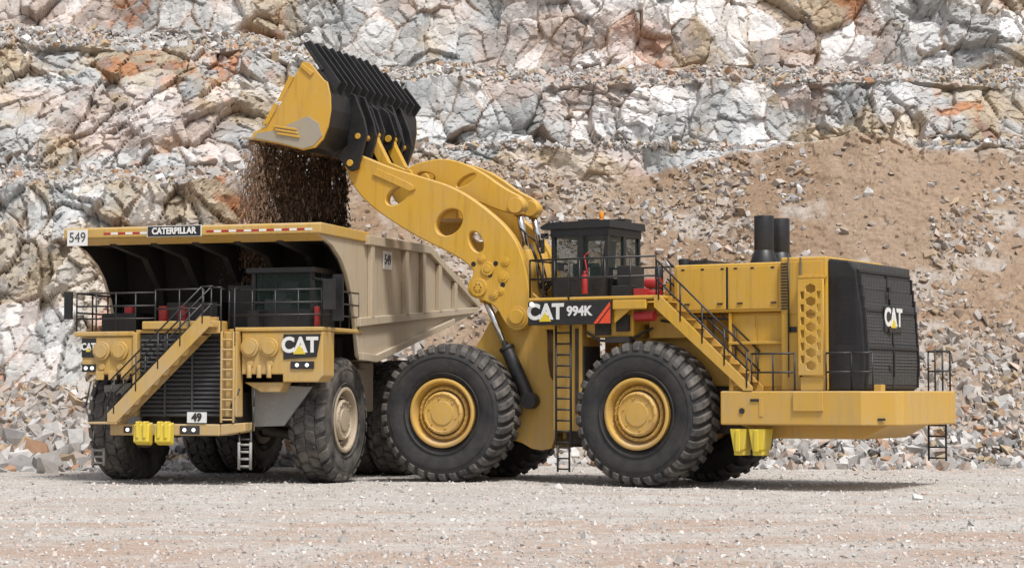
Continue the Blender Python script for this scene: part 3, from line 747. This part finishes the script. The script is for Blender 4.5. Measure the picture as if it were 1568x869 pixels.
# ------------------------------------------------------------------ quarry wall
xs=np.concatenate([np.linspace(-90,-28.5,60),np.linspace(-28,30,860),np.linspace(30.5,90,60)])
Lk=np.array([(12.5,-.4),(16.0,2.8),(18.6,10.3),(21.0,11.2),(27.2,16.9),(29.4,18.0),(31.9,24),(38,38)])
Rk=np.array([(14.0,-.4),(31.8,12.9),(32.3,13.2),(32.9,13.5),(34.4,16.2),(36.6,17.3),(39.0,24),(44,38)])
seg=[180,150,24,140,34,120,24]
kt=[]
for k,n in enumerate(seg): kt+=list(k+np.arange(n)/n)
kt.append(len(seg)); kt=np.array(kt)
nR=len(kt);nC=len(xs)
X,K=np.meshgrid(xs,kt,indexing='xy')
w=sstep(-12,-5.5,X)
ki=np.minimum(K.astype(int),len(seg)-1);kf=K-ki
def prof(P,c): return P[ki,c]*(1-kf)+P[ki+1,c]*kf
Y=prof(Lk,0)*(1-w)+prof(Rk,0)*w
Z=prof(Lk,1)*(1-w)+prof(Rk,1)*w
crest=np.clip(1-np.abs(K-1)/1.0,0,1)
Z+=crest*w*( -.9*np.exp(-((X-4)/4)**2)+.7*np.exp(-((X-14)/5)**2)+(fbm(X/3,X*0,5,3)-.5)*1.0)
bench=np.clip(1-np.abs(K-4.4)/1.2,0,1)
Z+=bench*((fbm(X/6,X*0+3,9,3)-.5)*1.4)
V=Z+Y*.3; U=X.copy()
Y+=(fbm(X/9,Z/9,21,3)-.5)*4.0*np.clip(K,0,1)+(fbm(X/2.5,Z/2.5,22,3)-.5)*1.0*np.clip(K,0,1)
U+=(fbm(X/3.5,V/3.5,41,2)-.5)*1.2; V=V+(fbm(X/3.5,V/3.5,42,2)-.5)*1.2
rock=np.where(K<1,0,1.0); rock=np.where((K>=2)&(K<3),.2,rock); rock=np.where((K>=4)&(K<5),.15,rock)
rock=np.where((K<1),.04+.3*(K>.94),rock)
rock=np.where((K>=1)&(K<3)&(w>.9),.5,rock)
reg=fbm(X/5,Z/4,88,2)
f0,id0,e0=facet(U,V,3.1,100,.3,.9,1.3); f1,id1,e1=facet(U,V,1.3,200,-.2,1.05,1.5); f2,id2,e2=facet(U,V,.58,300,.4,1.05,1.3); f3,id3,e3=facet(U,V,.28,400,-.6,1.0,1.1)
sh=sstep(.35,.65,reg)
D=rock*(f0*.6+f1*.40*(.6+.6*sh)+f2*.19*(.5+.8*sh)+f3*.07*(.5+.9*sh))
D-=rock*(.14*np.exp(-e1/.035)*(.4+sh)+.18*np.exp(-e0/.02)+.05*np.exp(-e2/.06))
tal=1-rock
D+=tal*((fbm(X*1.2,V*1.2,51,4)-.5)*.45+f2*.05+f3*.05)
Y-=D*.85; Z+=D*.3*np.clip(K*4,0,1); X2=X+D*.12
def cl(*c): return np.array(c)
def mixa(A,Bc,t): return A*(1-t[...,None])+Bc*t[...,None]
r1=fbm(X/5,V/4,61,4);r2=fbm(X/3.5+9,V/3,62,4);r3=fbm(X/2.0,V/2.0,63,4);r4=fbm(X/.8,V/.8,64,3);r5=fbm(X/2.6+4,V/2.2,65,4)
C=np.zeros(X.shape+(3,))+cl(.51,.51,.50)
C=mixa(C,cl(.40,.425,.43),.75*sstep(.47,.60,r5+.1*(id2-.5)))
C=mixa(C,cl(.51,.40,.34),.75*sstep(.50,.63,r1+.12*(id1-.5)+.03*(X>8)*(Z>15)))
C=mixa(C,cl(.46,.36,.23),.75*sstep(.50,.62,r2+.15*(id0-.5)+.02*(X<0)))
C=mixa(C,cl(.43,.18,.075),.8*sstep(.655,.73,r3*.75+.25*id0+.12*(id2-.5))*rock)
C=mixa(C,cl(.22,.215,.21),.6*sstep(.56,.72,r4*.6+.4*id2)*rock)
C=mixa(C,cl(.66,.665,.665),.8*sstep(.42,.66,id1*.55+r5*.45)*rock*(sstep(-4,8,X)*.45+.45))
C=mixa(C,cl(.36,.22,.12),.7*(np.exp(-e1/.06)*sstep(.42,.58,r3))*rock)
soil=np.zeros(C.shape)+cl(.32,.245,.18)
soil=mixa(soil,cl(.26,.18,.12),sstep(.38,.60,fbm(X/4,V/5,71,3)))
soil=mixa(soil,cl(.30,.215,.15),.8*sstep(11,15,X))
soil=mixa(soil,cl(.42,.385,.345),sstep(.54,.7,fbm(X/2,V/2,72,4))*.75)
soil=mixa(soil,cl(.42,.40,.37),sstep(5,0,Z)*.6)
ts=np.where(K<1,1.0,0)*np.clip((1.03-K)*20,0,1)
ts=np.where((K>=2)&(K<3),.4,ts);ts=np.where((K>=4)&(K<5),.3,ts)
C=mixa(C,soil,ts)
C*= ((.82+.36*id2)*rock+(1-rock))[...,None]*((.84+.32*id1)*rock+(1-rock))[...,None]
C=np.clip(C,0.02,.8)
def gridmesh(name,X,Y,Z,C,mat,flat=True):
    nr,nc=X.shape
    me=bpy.data.meshes.new(name)
    co=np.stack([X,Y,Z],-1).reshape(-1,3)
    idx=np.arange(nr*nc).reshape(nr,nc)
    q=np.stack([idx[:-1,:-1],idx[:-1,1:],idx[1:,1:],idx[1:,:-1]],-1).reshape(-1,4)
    me.vertices.add(len(co)); me.vertices.foreach_set('co',co.astype(np.float32).ravel())
    me.loops.add(q.size); me.loops.foreach_set('vertex_index',q.astype(np.int32).ravel())
    me.polygons.add(len(q)); me.polygons.foreach_set('loop_start',(np.arange(len(q))*4).astype(np.int32))
    me.update(calc_edges=True)
    if flat: me.polygons.foreach_set('use_smooth',np.zeros(len(q),bool))
    if C is not None:
        at=me.color_attributes.new('col','FLOAT_COLOR','POINT')
        cc=np.concatenate([C.reshape(-1,3),np.ones((len(co),1))],1).astype(np.float32); at.data.foreach_set('color',cc.ravel())
    me.materials.append(mat); ob=bpy.data.objects.new(name,me); COL.objects.link(ob); return ob
def rockmat(name,bs=.5,dist=.06,lo=.75):
    m,t,b=nt(name)
    at=t.nodes.new('ShaderNodeAttribute'); at.attribute_name='col'
    n1=noise(t,4.5,8,.75)
    c=mixc(t,1.0,at.outputs['Color'],ramp(t,n1,.3,.68,(lo,lo*.96,lo*.92),(1.14,1.14,1.14)),'MULTIPLY')
    t.links.new(c,b.inputs['Base Color']); b.inputs['Roughness'].default_value=.92; b.inputs['Specular IOR Level'].default_value=.2
    bump(t,b,n1,bs,dist)
    return m
RM=rockmat('quarry_rock',.5,.06,.66)
RK=rockmat('loose_rock',.4,.03,.8)
gridmesh('quarry_wall',X2,Y,Z,C,RM)

# ------------------------------------------------------------------ loose rocks
import bmesh
def rockshapes(n,k):
    out=[]
    for i in range(n):
        bm=bmesh.new()
        sx,sy,sz=random.uniform(.75,1.0),random.uniform(.5,.85),random.uniform(.4,.75)
        shx,shy=random.uniform(-.4,.4),random.uniform(-.4,.4)
        for cx in(-1,1):
            for cy in(-1,1):
                for cz in(-1,1):
                    if random.random()<.16: continue
                    x,y,z=[c*random.uniform(.5,1) for c in(cx,cy,cz)]
                    bm.verts.new(((x+shx*z)*sx,(y+shy*z)*sy,z*sz))
        for j in range(k): 
            v=Vector((random.gauss(0,1),random.gauss(0,1),random.gauss(0,1))).normalized(); bm.verts.new((v.x*sx,v.y*sy,v.z*sz))
        bmesh.ops.convex_hull(bm,input=bm.verts)
        for v in [v for v in bm.verts if not v.link_faces]: bm.verts.remove(v)
        bmesh.ops.triangulate(bm,faces=bm.faces); bm.verts.index_update()
        vs=np.array([v.co[:] for v in bm.verts]); fs=np.array([[v.index for v in f.verts] for f in bm.faces]); out.append((vs,fs)); bm.free()
    return out
def scatter(name,pos,size,cols,shapes,mat,stretch=None):
    AV=[];AF=[];AC=[];o=0
    n=len(pos); which=rng.integers(0,len(shapes),n)
    for k,(vs,fs) in enumerate(shapes):
        ix=np.where(which==k)[0]
        if len(ix)==0: continue
        q=rng.normal(size=(len(ix),4));q/=np.linalg.norm(q,axis=1)[:,None]
        a,b_,c,d=q.T
        R=np.stack([1-2*(c*c+d*d),2*(b_*c-a*d),2*(b_*d+a*c),2*(b_*c+a*d),1-2*(b_*b_+d*d),2*(c*d-a*b_),2*(b_*d-a*c),2*(c*d+a*b_),1-2*(b_*b_+c*c)],-1).reshape(-1,3,3)
        v=np.einsum('nij,mj->nmi',R,vs)*size[ix][:,None,None]
        if stretch is not None: v=v*np.array(stretch)
        v=v+pos[ix][:,None,:]
        m=len(vs)
        f=fs[None]+(np.arange(len(ix))*m)[:,None,None]+o
        AV.append(v.reshape(-1,3));AF.append(f.reshape(-1,3));AC.append(np.repeat(cols[ix],m,0)); o+=len(ix)*m
    V=np.concatenate(AV);F=np.concatenate(AF);Cc=np.concatenate(AC)
    me=bpy.data.meshes.new(name)
    me.vertices.add(len(V)); me.vertices.foreach_set('co',V.astype(np.float32).ravel())
    me.loops.add(F.size); me.loops.foreach_set('vertex_index',F.astype(np.int32).ravel())
    me.polygons.add(len(F)); me.polygons.foreach_set('loop_start',(np.arange(len(F))*3).astype(np.int32))
    me.update(calc_edges=True)
    me.polygons.foreach_set('use_smooth',np.zeros(len(F),bool))
    at=me.color_attributes.new('col','FLOAT_COLOR','POINT'); at.data.foreach_set('color',np.concatenate([Cc,np.ones((len(V),1))],1).astype(np.float32).ravel())
    me.materials.append(mat); ob=bpy.data.objects.new(name,me); COL.objects.link(ob); return ob
BIG=rockshapes(28,3); SM=rockshapes(10,0)
PAL=np.array([(.50,.49,.475),(.43,.405,.385),(.47,.385,.33),(.57,.56,.545),(.36,.345,.33),(.42,.33,.22),(.36,.22,.14),(.27,.26,.255)])
PW=np.array([.22,.18,.13,.13,.13,.09,.05,.08])
def rcols(n): return PAL[rng.choice(len(PAL),n,p=PW/PW.sum())]*rng.uniform(.72,1.15,(n,1))
nt_rows=seg[0]
n=44000
rr=rng.integers(2,nt_rows-2,n); cc=rng.integers(40,nC-40,n)
dens=fbm(X[rr,cc]/3,Z[rr,cc]/3,91,3)
zz=Z[rr,cc]; xx=X[rr,cc]
streak=np.exp(-((xx-(9.0-.15*zz))/3.0)**2)*.35
keep=(rng.random(n)<np.clip(.22+(dens-.45)*3.2+streak-.25*sstep(11,15,xx)*sstep(4,7,zz),.06,1)+ (zz<4)*.5)
rr=rr[keep];cc=cc[keep];n=len(rr)
pos=np.stack([X2[rr,cc]+rng.uniform(-.1,.1,n),Y[rr,cc],Z[rr,cc]],-1)
low=np.clip(1-pos[:,2]/5,0,1)
size=np.exp(rng.normal(-2.25,.5,n))*(1+low*.7); size=np.clip(size,.04,.30+.12*low)
pos[:,2]+=size*.15
cols=rcols(n); br=(1-low)[:,None]*rng.random((n,1))*.9; cols=cols*(1-br)+np.array((.32,.24,.17))*br
scatter('talus_rubble',pos,size,cols,BIG,RK)
rows=np.concatenate([np.arange(seg[0]+seg[1],sum(seg[:3])),np.arange(sum(seg[:4]),sum(seg[:5]))])
n=7500; rr=rng.choice(rows,n);cc=rng.integers(50,nC-50,n)
pos=np.stack([X2[rr,cc],Y[rr,cc]-.1,Z[rr,cc]],-1); size=np.clip(np.exp(rng.normal(-2.4,.5,n)),.04,.3)
scatter('ledge_rubble',pos,size,rcols(n),BIG,RK)
n=6500
px=rng.uniform(-30,32,n)
py=np.where(px<-9,rng.normal(12.6,1.4,n),rng.normal(14.6,1.2,n))
size=np.where(px<-14,np.clip(np.exp(rng.normal(-1.75,.55,n))*1.35,.07,.62),np.clip(np.exp(rng.normal(-2.1,.5,n)),.06,.36))
k=(px<-9)|(px>5); px,py,size=px[k],py[k],size[k]
pz=np.clip((py-np.where(px<-9,12.2,14.0))*.62,0,3.2)+size*.22
scatter('rubble_foot',np.stack([px,py,pz],-1),size,rcols(len(px)),BIG,RK)
def gz(x,y): return (fbm(x/6,y/6,131,3)-.5)*.10+(fbm(x/1.3,y/1.3,132,3)-.5)*.04
n=34000
py=-32+46*rng.random(n)**1.15; px=rng.uniform(-1,1,n)*(60+py)*.27
size=np.clip(np.exp(rng.normal(-3.9,.5,n)),.010,.11)
g=rng.random(n)<.015; size=np.where(g,size*2.0,size)
gc=np.array([(.54,.52,.49),(.48,.45,.42),(.54,.46,.41),(.40,.38,.355),(.58,.565,.54)])[rng.integers(0,5,n)]*rng.uniform(.78,1.1,(n,1))
scatter('gravel',np.stack([px,py,gz(px,py)+size*.1],-1),size,gc,SM,RK)

gx=np.concatenate([np.linspace(-600,-40,30),np.linspace(-38,38,300),np.linspace(40,600,30)])
gy=np.concatenate([np.linspace(-400,-40,20),np.linspace(-38,30,300),np.linspace(32,600,20)])
GX,GY=np.meshgrid(gx,gy); GZ=gz(GX,GY)
m,t,b=nt('gravel_ground')
g=t.nodes.new('ShaderNodeTexCoord'); mp=t.nodes.new('ShaderNodeMapping'); mp.inputs['Scale'].default_value=(.06,.75,1); mp.inputs['Rotation'].default_value=(0,0,.05); t.links.new(g.outputs['Object'],mp.inputs[0])
n1=noise(t,1,7,.7,mp.outputs[0]); n2=noise(t,3.2,8,.75); n3=noise(t,14,6,.85); n4=noise(t,.35,4)
sp=t.nodes.new('ShaderNodeSeparateXYZ'); t.links.new(g.outputs['Object'],sp.inputs[0])
mr=t.nodes.new('ShaderNodeMapRange'); mr.inputs[1].default_value=-8; mr.inputs[2].default_value=-28; mr.inputs[3].default_value=-.07; mr.inputs[4].default_value=.10; t.links.new(sp.outputs[1],mr.inputs[0])
a1=N(t,'ShaderNodeMath',operation='ADD'); t.links.new(n1,a1.inputs[0]); t.links.new(mr.outputs[0],a1.inputs[1])
c=mixc(t,ramp(t,a1.outputs[0],.43,.57),(.49,.465,.43),(.48,.365,.295))
c=mixc(t,ramp(t,n4,.44,.68),c,(.57,.55,.52))
c=mixc(t,1.0,c,ramp(t,n2,.3,.68,(.78,.76,.74),(1.12,1.12,1.12)),'MULTIPLY')
c=mixc(t,1.0,c,ramp(t,n3,.32,.66,(.66,.645,.62),(1.18,1.18,1.18)),'MULTIPLY')
t.links.new(c,b.inputs['Base Color']); b.inputs['Roughness'].default_value=.95; b.inputs['Specular IOR Level'].default_value=.15
ad=N(t,'ShaderNodeMath',operation='ADD'); t.links.new(n2,ad.inputs[0]); t.links.new(n3,ad.inputs[1]); bump(t,b,ad.outputs[0],.6,.06)
gridmesh('ground',GX,GY,GZ,None,m,False)

# ------------------------------------------------------------------ falling dirt + loads
dm,t,b=nt('falling_dirt_soil'); at=t.nodes.new('ShaderNodeAttribute'); at.attribute_name='col'; t.links.new(at.outputs['Color'],b.inputs['Base Color']); b.inputs['Roughness'].default_value=1; b.inputs['Specular IOR Level'].default_value=0
def floc(a,l,z):
    th=math.radians(159)
    return np.stack([MF[0][3]+a*math.cos(th)-l*math.sin(th),MF[1][3]+a*math.sin(th)+l*math.cos(th),z],-1)
n=110000
NS=13
streams=np.linspace(-2.8,2.8,NS)+rng.normal(0,.16,NS); sw=rng.uniform(.04,.13,NS); wt=rng.uniform(.25,1,NS)*np.where(streams<1.6,1.2,.5);wt/=wt.sum()
si=rng.choice(NS,n,p=wt); u=rng.random(n)**.8
l=streams[si]+rng.normal(0,1,n)*sw[si]*(.6+1.2*u)
bg=rng.random(n)<.36; l=np.where(bg,rng.uniform(-3.05,3.5,n),l)
cm=fbm(l*1.6,u*4.0,501,3); kp=(cm>.45)|(u<.10)|(~bg&(cm>.33))
z=10.1-u*4.4-.2*rng.random(n)
a=6.15-rng.random(n)*.45+np.where(bg,.42,.12)*u*rng.normal(size=n)
size=np.clip(np.exp(rng.normal(-4.45,.55,n)),.006,.07)
tone=np.where(bg,1.7,.75)
dc=np.array((.115,.077,.054))*(rng.uniform(.6,1.5,n)*tone)[:,None]
scatter('falling_dirt',floc(a,l,z)[kp],size[kp],dc[kp],SM,dm,(1,1,3.0))
n=7000; l=rng.uniform(-3.0,3.0,n); tt=rng.random(n); a=3.9+tt*2.2; z=9.95+.1*tt+rng.random(n)*(1.25*(1-tt)**.8+.12)
size=np.clip(np.exp(rng.normal(-2.9,.5,n)),.03,.2)
scatter('bucket_load',floc(a,l,z),size,np.array((.17,.11,.075))*rng.uniform(.6,1.7,(n,1)),BIG,dm)
def tloc(a,l,z):
    th=math.radians(-106.86); return np.stack([-8.3+a*math.cos(th)-l*math.sin(th),3.0+a*math.sin(th)+l*math.cos(th),z],-1)
n=5000; a=rng.uniform(-9.5,-1.2,n); l=rng.uniform(-3.6,3.6,n); z=5.2+1.3*np.exp(-((a+4.2)/2.6)**2-(l/2.2)**2)+rng.uniform(-.2,.05,n)
scatter('truck_load',tloc(a,l,z),np.clip(np.exp(rng.normal(-1.9,.4,n)),.1,.4),np.array((.2,.14,.1))*rng.uniform(.6,1.6,(n,1)),BIG,dm)

# ------------------------------------------------------------------ light, sky, camera
SUN_EL,SUN_AZ=math.radians(60),math.radians(152)
wd=bpy.data.worlds.new('World'); scene.world=wd; wd.use_nodes=True; t=wd.node_tree
bgn=t.nodes['Background']; sky=t.nodes.new('ShaderNodeTexSky'); sky.sky_type='NISHITA'; sky.sun_disc=False; sky.sun_elevation=SUN_EL; sky.sun_rotation=SUN_AZ; sky.dust_density=3; sky.air_density=1.0
hs=t.nodes.new('ShaderNodeHueSaturation'); hs.inputs['Saturation'].default_value=.5
t.links.new(sky.outputs[0],hs.inputs['Color']); t.links.new(hs.outputs[0],bgn.inputs['Color']); bgn.inputs['Strength'].default_value=.15
sd=bpy.data.lights.new('sun','SUN'); sd.energy=3.6; sd.angle=math.radians(11); sd.color=(1,.985,.96)
so=bpy.data.objects.new('sun',sd); COL.objects.link(so)
dv=Vector((math.sin(SUN_AZ)*math.cos(SUN_EL),math.cos(SUN_AZ)*math.cos(SUN_EL),math.sin(SUN_EL)))
so.rotation_euler=dv.to_track_quat('Z','Y').to_euler(); so.location=dv*80
cd=bpy.data.cameras.new('camera'); cd.lens=75.0; cd.sensor_width=36; cd.clip_end=2000; cd.clip_start=.5
co=bpy.data.objects.new('camera',cd); COL.objects.link(co); co.location=(0,-60,2.6); co.rotation_euler=(math.radians(90+2.9),0,0)
scene.camera=co
scene.view_settings.view_transform='Standard'; scene.view_settings.look='None'; scene.view_settings.exposure=0
print('objects',len(bpy.data.objects))
